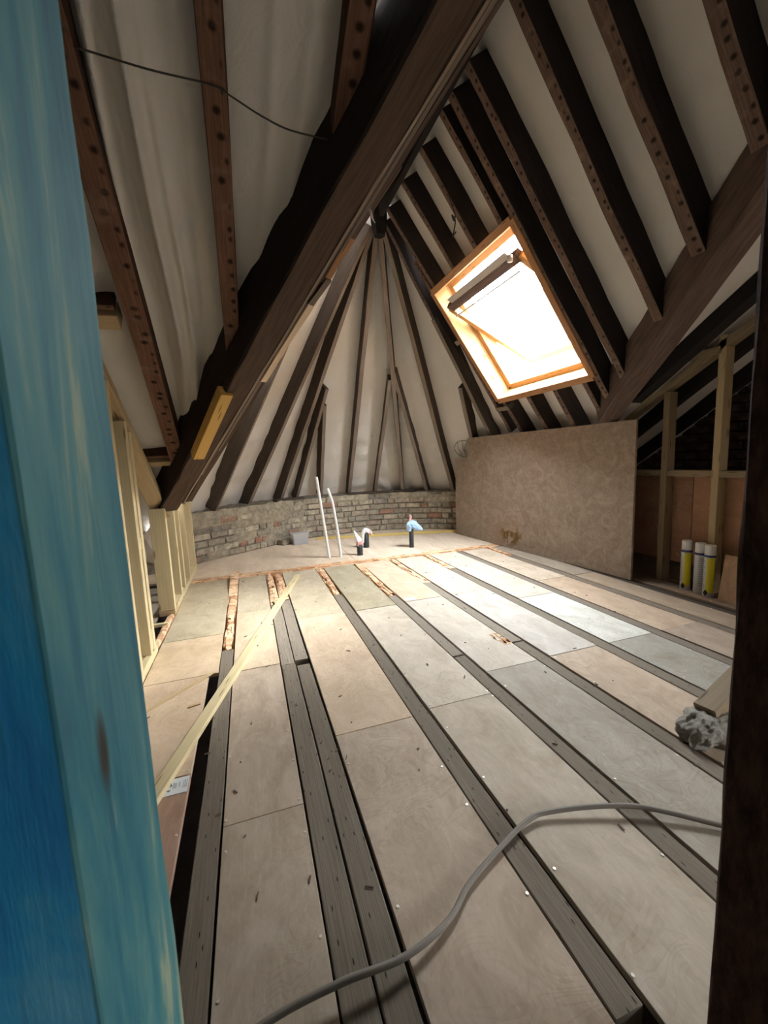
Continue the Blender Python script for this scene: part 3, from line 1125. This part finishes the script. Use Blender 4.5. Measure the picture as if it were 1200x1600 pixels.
# ---------------------------------------------------------------- big timbers
# left valley beam
F0, F1 = V((-.535, 3.145, .715)), V((1.34, -.44, 3.06))
bd = (F1 - F0).normalized()
nb_ = (V((0, 0, 1)) - bd * bd.z).normalized()
side_r = nb_.cross(bd).normalized()
if side_r.x < 0:
    side_r = -side_r
vb = empty('valley_beam', F0)
tag(vb, 'thick dark valley beam rising diagonally overhead with torn laths and an amber block', 'beam')
timber('beam_timber', F0, F1, .125, .24, nb_, M_BEAM, vb, 40, .006, .008, seed=2)


def on_beam(t, dx=0.0, dn=0.0): return F0 + (F1 - F0) * t + side_r * dx + nb_ * dn


LB = (F1 - F0).length
for k, (t0, t1, dx, dn, w, d, mt) in enumerate([(.02, .98, .070, .000, .012, .10, M_LATHP), (.10, .98, .083, .012, .015, .05, M_LATH), (.16, .98, .099, .014, .014, .05, M_CONE), (.22, .98, .112, .026, .016, .05, M_LATH), (.30, .98, .128, .030, .014, .05, M_BEAM_R), (.0, .98, .148, .060, .04, .16, M_BEAM)]):
    timber('lath', on_beam(t0, dx, dn), on_beam(t1, dx, dn), w, d, nb_, mt, vb, 26, .0035, .001, seed=20 + k)
timber('split_lath', on_beam(.295, .106, .002), on_beam(.405, .106, .004), .030, .02, nb_, M_FRESH, vb, 8, .003, .001, seed=31)
timber('split_lath', on_beam(.42, .108, .010), on_beam(.462, .112, .012), .026, .02, nb_, M_WINDOW, vb, 6, .004, .001, seed=32)
timber('split_lath', on_beam(.398, .100, .0), on_beam(.425, .114, .004), .03, .016, nb_, M_CONE, vb, 4, .004, .001, seed=33)
timber('packing_block', on_beam(.163, -.038, -.05), on_beam(.275, -.052, -.02), .062, .055, nb_, M_AMBER, vb, seed=34)
# the other valley beam
G0, G1_ = V((2.745, 2.569, 1.2345)), V((1.43, -.49, 3.075))
gd = (G1_ - G0).normalized()
ng = (V((0, 0, 1)) - gd * gd.z).normalized()
vb2 = empty('valley_beam', G0)
tag(vb2, 'brown valley beam under the roof slope beyond the roof window, above the propped board', 'beam')
timber('beam_timber', G0, G1_, .15, .25, ng, M_BEAM_R, vb2, 34, .006, .008, seed=7)

# posts either side of the opening
bp = empty('door_post', (-.091, .21, 0))
tag(bp, 'blue-stained softwood post with a dark knot, very close to the viewer', 'post')
bm = bmesh.new()
xs0, xs1, y0, y1 = -.36, -.091, .212, .352
prof = [(xs0, y0), (xs1 - .0012, y0), (xs1, y0 + .0012), (xs1, y1 - .003), (xs1 - .003, y1), (xs0, y1)]
rings = []
for i in range(61):
    z = -.12 + 2.75 * i / 60
    rings.append([bm.verts.new((x + .0015 * noise.noise(V((z * 9, k, 1))), y + .0015 * noise.noise(V((z * 9, k, 5))), z)) for k, (x, y) in enumerate(prof)])
for a, b in zip(rings[:-1], rings[1:]):
    for k in range(6):
        bm.faces.new((a[k], a[(k + 1) % 6], b[(k + 1) % 6], b[k]))
bm.faces.new(rings[0][::-1])
bm.faces.new(rings[-1])
bm_obj('post_timber', bm, M_BLUE, bp)
dp = empty('door_post', (.6, .3, 0))
tag(dp, 'rough dark brown oak post at the edge of the opening', 'post')
timber('post_timber', (.68, .215, -.12), (.68, .215, 2.55), .16, .14, (0, 1, 0), M_POST, dp, 90, .0022, .006, seed=3)

# ---------------------------------------------------------------- left stud frame
lf = empty('timber_stud_frame', (-.60, 3.0, 0))
tag(lf, 'pale new timber stud frame with a raking top plate beside the blue post', 'stud frame')
XS0, XS1 = -.648, -.55


def rake(y): return .742 + .675 * (3.20 - y)


def stud(y, z0, z1, mt=M_NEW, w=.045, parent=lf, x0=XS0, x1=XS1, seed=0):
    return box('stud', (x0, y, z0), (x1, y + w, z1), mt, parent, None, .002, 2, seed=seed)


for k, y in enumerate((1.30, 1.74, 2.10, 2.325, 2.395)):
    stud(y, .045, rake(y + .045) - .055, seed=k + 1)
stud(3.07, .045, rake(3.115) - .055, seed=9, w=.05)
for k, y in enumerate((3.40, 3.60, 3.90, 4.33)):
    stud(y, .045, .76 + .012 * k, seed=12 + k)
timber('top_plate', ((XS0 + XS1) / 2, 3.24, rake(3.24) - .05), ((XS0 + XS1) / 2, 1.0, rake(1.0) - .05), XS1 - XS0, .05, (0, .67, 1), M_NEW_BROWN, lf, seed=5)
box('sole_plate', (XS0, .6, 0), (XS1, 2.47, .045), M_NEW, lf, None, .002, 1, seed=3)
box('sole_plate', (XS0, 3.19, .0), (XS1, 4.42, .045), M_NEW, lf, None, .002, 1, seed=4)
box('base_block', (XS0, 3.06, 0), (XS1, 3.18, .044), M_NEW_BROWN, lf, None, .002, 0, seed=4)
box('nogging', (XS0 + .05, 2.372, .60), (XS1 - .003, 2.395, .66), M_NEW, lf, None, .001, 1, seed=6)
box('nogging', (XS0 + .05, 2.372, .05), (XS1 - .003, 2.395, .16), M_NEW, lf, None, .001, 1, seed=7)
# offcut lying by the gap in the frame
oc = tag(box('timber_offcut', (-.80, 2.86, 0), (-.565, 2.885, .02), M_NEW, None, None, .001, 0, seed=8), 'short pale batten offcut lying across the gap in the left stud frame', 'offcut')

# ---------------------------------------------------------------- right stud frame
rf = empty('timber_stud_frame', (3.0, 2.2, 0))
tag(rf, 'new timber stud frame with pinkish plywood panels behind the spray cans', 'stud frame')
RX0, RX1 = 2.96, 3.04


def raker(y): return 1.66 + .56 * (1.94 - y)


for k, y in enumerate((1.50, 1.885, 2.245, 2.62, 3.0)):
    box('stud', (RX0, y, 0), (RX1, y + .045, raker(y + .045) - .05 if y != 1.885 else raker(y) + .02), M_NEW_MID if k == 1 else M_NEW_DIM, rf, None, .002, 2, seed=30 + k)
timber('top_plate', ((RX0 + RX1) / 2, 3.2, raker(3.2) - .05), ((RX0 + RX1) / 2, 1.2, raker(1.2) - .05), RX1 - RX0, .05, (0, .56, 1), M_NEW_DIM, rf, seed=35)
box('nogging', (RX0 - .02, 1.92, 1.60), (RX0 + .03, 2.16, 1.645), M_NEW_DIM, rf, None, .002, 1, seed=36)
for y0, y1 in ((1.2, 1.885), (1.93, 2.245), (2.29, 2.62), (2.665, 3.0)):
    box('nogging', (RX0 + .01, y0, .80), (RX1, y1, .845), M_NEW_DIM, rf, None, .002, 1, seed=37)
for y0, y1, col in ((1.1, 2.10, (172, 132, 104)), (2.10, 3.1, (158, 120, 96))):
    box('plywood_panel', (RX1 + .002, y0 + .002, .15), (RX1 + .014, y1 - .002, .83), M_PLY, rf, lc(*col), .001, 2, seed=40)

# brick chimney breast glimpsed between the right studs
cb = 0
dark_mesh = bpy.data.meshes.new('brick')
bm = bmesh.new()
bmesh.ops.create_cube(bm, size=1)
bmesh.ops.scale(bm, vec=(.04, .205, .065), verts=bm.verts)
bmesh.ops.bevel(bm, geom=bm.edges[:], offset=.006, segments=1, affect='EDGES')
bm.to_mesh(dark_mesh)
bm.free()
M_DARKBRICK = make_mortar('dark_brick', (0.03, 0.022, 0.018), (0.16, 0.115, 0.085))  # dark brown mottled brick
dark_mesh.materials.append(M_DARKBRICK)
for c in range(12):
    for k in range(10):
        o = bpy.data.objects.new('brick', dark_mesh)
        COL.objects.link(o)
        o.parent = wall_right
        o.location = V((3.905 + R.uniform(-.006, .004), 1.55 + .217 * k + (.108 if c % 2 else 0), .70 + .077 * c)) - wall_right.location

# ---------------------------------------------------------------- things
# leaning chipboard sheet (2.44 x 1.22) with a cut-out corner
B0, B1 = V((2.5514, 4.7646, 0)), V((2.7551, 2.338, 0))
bdir = (B1 - B0).normalized()
bout = V((-bdir.y, bdir.x, 0))
if bout.x < 0:
    bout = -bout
lean = math.radians(0.2)
bup = (V((0, 0, 1)) * math.cos(lean) + bout * math.sin(lean)).normalized()
bth = bup.cross(bdir).normalized()
if bth.x < 0:
    bth = -bth
outl = [(0, 0), (2.435, 0), (2.435, 1.225), (.285, 1.225), (.262, .985), (0, .985)]
vs, fs, uv = [], [], []
for dth in (0, .02):
    for u, v in outl:
        vs.append(B0 + bdir * u + bup * v + bth * dth + V((0, 0, .002)))
n6 = len(outl)
fs.append(tuple(range(n6)))
uv.append(list(outl))
fs.append(tuple(reversed(range(n6, 2 * n6))))
uv.append(list(reversed(outl)))
for k in range(n6):
    k2 = (k + 1) % n6
    fs.append((k, k + n6, k2 + n6, k2))
    uv.append([outl[k], (outl[k][0] + .02, outl[k][1]), (outl[k2][0] + .02, outl[k2][1]), outl[k2]])
cbd = obj('chipboard_sheet', vs, fs, M_CHIP, None, uv)
tag(cbd, 'large brown chipboard sheet with a cut-out corner propped on its edge under the roof window', 'board')

# ply offcut leaning by the dark post
off = timber('plywood_offcut', (2.88, 1.70, .002), (2.925, 1.70, .30), .19, .012, (.99, 0, -.15), M_PLY, None, seed=3, color=lc(190, 160, 132))
tag(off, 'narrow plywood offcut leaning on the right stud frame beside the dark oak post', 'board')

# long batten across the floor
bat = timber('timber_batten', (-.44, 1.02, .001), (.352, 3.655, .001), .046, .02, (0, 0, 1), M_NEW, None, chamfer=.002, seed=21)
tag(bat, 'long pale new batten lying diagonally across the floor boards', 'batten')
sl = timber('timber_strip', (-.53, 1.80, .0005), (-.235, 2.085, .0005), .018, .006, (0, 0, 1), M_NEW_BROWN, None, chamfer=.001, seed=22)
tag(sl, 'thin brown wood strip lying between the left frame and the floor gap', 'strip')
cp = timber('wood_chip', (-.315, 1.812, .0005), (-.27, 1.823, .0005), .014, .006, (0, 0, 1), M_NEW_BROWN, None, chamfer=.001, seed=23)
tag(cp, 'small brown wood chip beside the thin strip on the floor', 'offcut')
yt = timber('yellow_timber', (.80, 5.335, .001), (2.66, 4.89, .001), .05, .028, (0, 0, 1), M_YELLOW, None, chamfer=.002, seed=24)
tag(yt, 'long yellow timber lying on the floor along the curved brick wall', 'timber')

# foam cans
def foam_can(x, y, ang, label):
    e = empty('foam_can', (x, y, 0))
    tag(e, label, 'spray can', 'foam cans on the floor')
    r = .0325
    b = (x, y, .001)
    lathe('can_body', b, [(0, 0), (r - .002, 0), (r, .003), (r, .285), (r - .004, .292), (0, .292)], M_CAN, e, 28)
    lathe('cap', (x, y, .288), [(0, 0), (r - .001, 0), (r - .001, .062), (r - .004, .067), (0, .068)], M_CAP, e, 28)
    lathe('blue_band', b, [(r + .0006, .272), (r + .0006, .287)], M_CANBLUE, e, 28)
    lathe('yellow_panel', b, [(r + .0005, .03), (r + .0005, .268)], M_CANYEL, e, 14, ang - .55, ang + .95)
    # printed lines on the silver side of the label
    tv, tf = [], []
    for k in range(13):
        z = .06 + k * .0155
        a0 = ang - 1.85
        a1 = a0 + .85 + .25 * math.sin(k * 2.3)
        n0 = len(tv)
        for q in range(6):
            aa = a0 + (a1 - a0) * q / 5
            for zz in (z, z + .005):
                tv.append((x + (r + .0007) * math.cos(aa), y + (r + .0007) * math.sin(aa), zz))
        for q in range(5):
            tf.append((n0 + 2 * q, n0 + 2 * q + 2, n0 + 2 * q + 3, n0 + 2 * q + 1))
    obj('printed_lines', tv, tf, M_CANTXT, e)
    # black print on the edge of the yellow panel, and the black hazard diamond
    tv, tf = [], []
    for z0, z1, a0, a1 in ((.11, .25, 1.0, 1.18), (.06, .085, 1.0, 1.2)):
        n0 = len(tv)
        for q in range(4):
            aa = ang + a0 + (a1 - a0) * q / 3
            for zz in (z0, z1):
                tv.append((x + (r + .0008) * math.cos(aa), y + (r + .0008) * math.sin(aa), zz))
        for q in range(3):
            tf.append((n0 + 2 * q, n0 + 2 * q + 2, n0 + 2 * q + 3, n0 + 2 * q + 1))
    obj('side_print', tv, tf, M_INK, e)
    ac = ang - .55
    dv = [(x + (r + .0012) * math.cos(ac + da), y + (r + .0012) * math.sin(ac + da), .028 + dz) for da, dz in ((0, -.021), (.27, -.010), (.42, .002), (.25, .013), (0, .024), (-.25, .012), (-.42, 0), (-.27, -.012))]
    dv.append((x + (r + .0016) * math.cos(ac), y + (r + .0016) * math.sin(ac), .028))
    obj('hazard_diamond', dv, [(k, (k + 1) % 8, 8) for k in range(8)], M_INK, e)
    return e


face = math.atan2(-1.95, -2.9)
foam_can(2.918, 2.035, face + .12, 'yellow and silver foam can with white cap standing apart from the pair')
foam_can(2.912, 1.938, face + 1.6, 'foam can showing its silver printed side behind the nearer can')
foam_can(2.900, 1.868, face + .05, 'yellow-fronted foam can overlapping the one behind it, nearest the dark post')
scr = timber('timber_scrap', (2.985, 1.945, .001), (2.985, 2.20, .001), .05, .03, (0, 0, 1), M_CONE, None, seed=4)
tag(scr, 'grey timber scrap lying on the floor behind the spray cans', 'offcut')

# pipes through the floor
pw = tube('plastic_pipe', catmull([(.762, 4.246, -.05), (.733, 4.246, .25), (.702, 4.25, .55), (.672, 4.255, .862)], 5), .0155, M_WHITE, None, 14)
tag(pw, 'taller straight white plastic pipe standing out of the floor', 'pipe', 'white pipes')
pw = tube('plastic_pipe', catmull([(.880, 4.216, -.05), (.866, 4.216, .15), (.842, 4.218, .40), (.815, 4.22, .60), (.775, 4.225, .735)], 5), .0155, M_WHITE, None, 14)
tag(pw, 'shorter white plastic pipe bent over at its top', 'pipe', 'white pipes')


def pipe_stub(x, y, h, r, label, covers):
    e = empty('soil_pipe', (x, y, 0))
    tag(e, label, 'pipe', 'black pipe stubs')
    lathe('pipe_body', (x, y, -.01), [(r, 0), (r, h + .01), (r - .003, h + .012), (r - .003, h - .05)], M_PIPE, e, 20)
    lathe('pipe_collar', (x, y, 0), [(r + .004, 0), (r + .004, .006), (r, .008)], M_PIPE, e, 20)
    for pts, rad, mt, sd_ in covers:
        pts = [V(p) for p in pts]
        pp = catmull(pts, 5)
        vs, fs = [], []
        n = 16
        rads = []
        for i in range(len(pp)):
            f = i / (len(pp) - 1) * (len(rad) - 1)
            k = min(int(f), len(rad) - 2)
            rads.append(rad[k] + (rad[k + 1] - rad[k]) * (f - k))
        for i, p in enumerate(pp):
            t = (pp[min(i + 1, len(pp) - 1)] - pp[max(i - 1, 0)]).normalized()
            a = t.cross(V((.3, -.9, .1))).normalized()
            b = t.cross(a)
            for k in range(n):
                an = 2 * math.pi * k / n
                rr = rads[i] * (1 + .32 * noise.noise(V((math.cos(an) * 2.3, math.sin(an) * 2.3, i * .45 + sd_))))
                vs.append(p + (a * math.cos(an) + b * math.sin(an) * .75) * rr)
        for i in range(len(pp) - 1):
            for k in range(n):
                k2 = (k + 1) % n
                fs.append((i * n + k, i * n + k2, (i + 1) * n + k2, (i + 1) * n + k))
        fs.append(tuple(range((len(pp) - 1) * n, len(pp) * n)))
        obj('plastic_cover', vs, fs, mt, e)
    return e


pipe_stub(1.085, 4.205, .115, .031, 'shortest black pipe stub capped with a pointed white bag', [
    ([(1.085, 4.205, .10), (1.083, 4.205, .155)], [.036, .038], M_BAGP, 1),
    ([(1.082, 4.205, .15), (1.06, 4.205, .20), (1.03, 4.21, .27)], [.037, .026, .005], M_BAGW, 2)])
pipe_stub(1.255, 4.55, .165, .033, 'black pipe stub draped with a crumpled white and pink bag', [
    ([(1.215, 4.54, .06), (1.215, 4.535, .15), (1.245, 4.535, .20), (1.29, 4.52, .185), (1.315, 4.515, .15)], [.012, .022, .03, .026, .012], M_BAGW, 3),
    ([(1.255, 4.53, .205), (1.29, 4.515, .19), (1.312, 4.51, .15)], [.014, .02, .012], M_BAGP, 4)])
pipe_stub(1.722, 4.29, .215, .026, 'tallest black pipe stub topped by a blue bag tied like a bird', [
    ([(1.70, 4.285, .19), (1.705, 4.28, .25), (1.735, 4.28, .265), (1.80, 4.275, .225), (1.855, 4.27, .195)], [.03, .045, .05, .036, .010], M_BAGB, 5),
    ([(1.70, 4.28, .26), (1.705, 4.28, .31), (1.715, 4.28, .355), (1.705, 4.28, .375)], [.022, .013, .015, .008], M_BAGP, 6)])

# plastic tub
tb = empty('plastic_tub', (.56, 5.19, 0))
tag(tb, 'clear plastic tub with a lid on the floor against the brick wall', 'tub')


def tub_ring(hx, hy, z, rnd=.02, n=4):
    out = []
    for cx, cy, a0 in ((hx - rnd, hy - rnd, 0), (-hx + rnd, hy - rnd, 90), (-hx + rnd, -hy + rnd, 180), (hx - rnd, -hy + rnd, 270)):
        for k in range(n + 1):
            a = math.radians(a0 + 90 * k / n)
            out.append((cx + rnd * math.cos(a), cy + rnd * math.sin(a), z))
    return out


def tub_mesh(name, rings_, mat, cap0=True, cap1=True):
    vs, fs = [], []
    rot = Matrix.Rotation(.18, 3, 'Z')
    for rg in rings_:
        for p in rg:
            vs.append(rot @ V(p) + V((.56, 5.17, 0)))
    n = len(rings_[0])
    for i in range(len(rings_) - 1):
        for k in range(n):
            fs.append((i * n + k, i * n + (k + 1) % n, (i + 1) * n + (k + 1) % n, (i + 1) * n + k))
    if cap0:
        fs.append(tuple(reversed(range(n))))
    if cap1:
        fs.append(tuple(range((len(rings_) - 1) * n, len(rings_) * n)))
    return obj(name, vs, fs, mat, tb)


tub_mesh('tub_body', [tub_ring(.095, .058, .002), tub_ring(.105, .066, .13)], M_TUB, True, False)
tub_mesh('tub_lid', [tub_ring(.110, .071, .126), tub_ring(.110, .071, .140), tub_ring(.104, .065, .145)], M_TUB)
tub_mesh('tub_contents', [tub_ring(.090, .053, .006), tub_ring(.094, .056, .055)], M_TUBLIQ)

# loose bricks by the tub
for k, (x, y, a, lab) in enumerate(((.405, 5.24, .6, 'loose reddish brick lying left of the clear tub'),)):
    o = bpy.data.objects.new('loose_brick', brick_mesh(.20, .065, .10, 77 + k))
    COL.objects.link(o)
    o.location = (x, y, .0335)
    o.rotation_euler = (0, 0, a)
    tag(o, lab, 'brick')

# cable on the floor, lifted in a low arch
cab = [(-.62, .52, .02), (-.3, .60, .014), (-.064, .655, .022), (.09, .662, .030), (.222, .664, .022), (.339, .70, .012), (.427, .757, .0095), (.589, .824, .010), (.66, .845, .012), (.713, .846, .014), (.83, .815, .020), (.938, .775, .022), (1.006, .735, .020), (1.12, .65, .012), (1.3, .5, .0095), (1.6, .3, .0095)]
tag(tube('power_cable', catmull(cab, 8), .0068, M_CABLE, None, 10), 'grey power cable snaking over the floor boards in the foreground', 'cable')

# brace foot with set plaster lump
br = empty('timber_brace', (1.45, .95, 0))
tag(br, 'tan timber brace end set in a grey plaster lump beside the dark oak post', 'brace')
timber('brace_timber', (1.485, .93, .02), (2.05, 1.0, .20), .07, .085, (-.30, 0, .95), M_NEW_DIM, br, seed=6)
bm = bmesh.new()
bmesh.ops.create_icosphere(bm, subdivisions=5, radius=1)
for v in bm.verts:
    d = v.co.copy()
    f = 1 + .34 * noise.noise(d * 1.7 + V((3, 1, 2))) + .18 * noise.noise(d * 4.5) + .06 * noise.noise(d * 11)
    v.co = V((d.x * .12 * f, d.y * .075 * f, max(-.002, d.z * .075 * f + .02)))
    v.co = Matrix.Rotation(.1, 3, 'Z') @ v.co + V((1.475, .915, 0))
bm_obj('plaster_lump', bm, M_FOAM, br, True)

# paper labels on the plywood
lb = empty('paper_label', (-.265, 1.35, 0))
tag(lb, 'white paper label with a tree mark and print stuck on the plywood', 'label')
LX0, LX1, LY0, LY1 = -.338, -.259, 1.317, 1.387
obj('label_sheet', [(LX0, LY0, .0016), (LX1, LY0, .0016), (LX1, LY1, .0016), (LX0, LY1, .0016), (LX0, LY0, .0009), (LX1, LY0, .0009), (LX1, LY1, .0009), (LX0, LY1, .0009)], [(0, 1, 2, 3), (4, 5, 1, 0), (5, 6, 2, 1), (6, 7, 3, 2), (7, 4, 0, 3)], M_LABEL, lb)


def lp(u, v): return (LX0 + (LX1 - LX0) * u, LY0 + (LY1 - LY0) * v, .0022)


tube('tree_mark', [lp(*q) for q in ((.30, .30), (.20, .30), (.10, .38), (.07, .48), (.10, .58), (.18, .66), (.27, .72), (.31, .76), (.335, .72), (.33, .62), (.38, .60), (.33, .50))], .0011, M_INK, lb, 5)
tube('tree_mark', [lp(*q) for q in ((.30, .30), (.28, .22), (.33, .26), (.34, .36))], .0009, M_INK, lb, 5)


def lrect(u0, v0, u1, v1, mt, nm):
    a, b = lp(u0, v0), lp(u1, v1)
    z = .0019
    obj(nm, [(a[0], a[1], z), (b[0], a[1], z), (b[0], b[1], z), (a[0], b[1], z)], [(0, 1, 2, 3)], mt, lb)


for u in (.42, .47, .52):
    lrect(u, .36, u + .03, .74 - (u - .42) * .6, M_LABELTXT, 'printed_line')
lrect(.62, .40, .70, .72, M_LABELGRN, 'printed_patch')
for u in (.80, .86, .92):
    lrect(u, .28, u + .025, .78, M_LABELTXT, 'printed_line')
lb2 = obj('paper_label', [(1.0, 2.655, .002), (1.075, 2.63, .002), (1.085, 2.69, .002), (1.01, 2.71, .002), (1.0, 2.655, .001), (1.075, 2.63, .001), (1.085, 2.69, .001), (1.01, 2.71, .001)], [(0, 1, 2, 3), (4, 5, 1, 0), (5, 6, 2, 1), (6, 7, 3, 2), (7, 4, 0, 3)], M_LABELBLUE)
tag(lb2, 'small pale blue label stuck on the plywood near the torn strips', 'label')

# thin wire across the wing membrane
wpts = [(-.32, 1.303, zw(1.303) - .004), (-.16, 1.308, zw(1.308) - .010), (-.009, 1.314, zw(1.314) - .005), (.046, 1.328, zw(1.328) - .005), (.12, 1.345, zw(1.345) - .012), (.20, 1.362, zw(1.362) - .010), (.32, 1.38, zw(1.38) + .01)]
tag(tube('thin_wire', catmull(wpts, 6), .0026, M_WIRE, None, 6), 'thin dark wire strung across the membrane between the red rafters', 'wire')
# coiled hook of wire hanging off a rafter
hx, hy = 1.58, 2.915
hz = zr(hx) - .02
hk = [(hx - .06, hy, hz + .14), (hx - .02, hy - .01, hz + .03), (hx, hy - .015, hz - .03), (hx + .015, hy - .012, hz - .06), (hx + .01, hy, hz - .09), (hx - .01, hy - .01, hz - .06), (hx + .01, hy - .02, hz - .10), (hx + .0, hy - .015, hz - .17), (hx - .012, hy - .012, hz - .21), (hx + .02, hy - .01, hz - .17)]
tag(tube('wire_hook', catmull(hk, 6), .005, M_WIRE, None, 6), 'bent black wire hook hanging from a rafter above the roof window', 'hook')
# frayed string on the beam
rg = on_beam(.488, .088, -.006)
tag(tube('string_scrap', catmull([rg, rg + V((.006, -.005, -.015)), rg + V((.012, 0, -.028)), rg + V((.022, .002, -.042))], 4), [.004, .005, .006, .005, .0055, .0045, .004, .0035, .003, .0025, .002, .0015, .001], M_RAG, None, 6), 'frayed pale string scrap dangling from the diagonal valley beam', 'string')
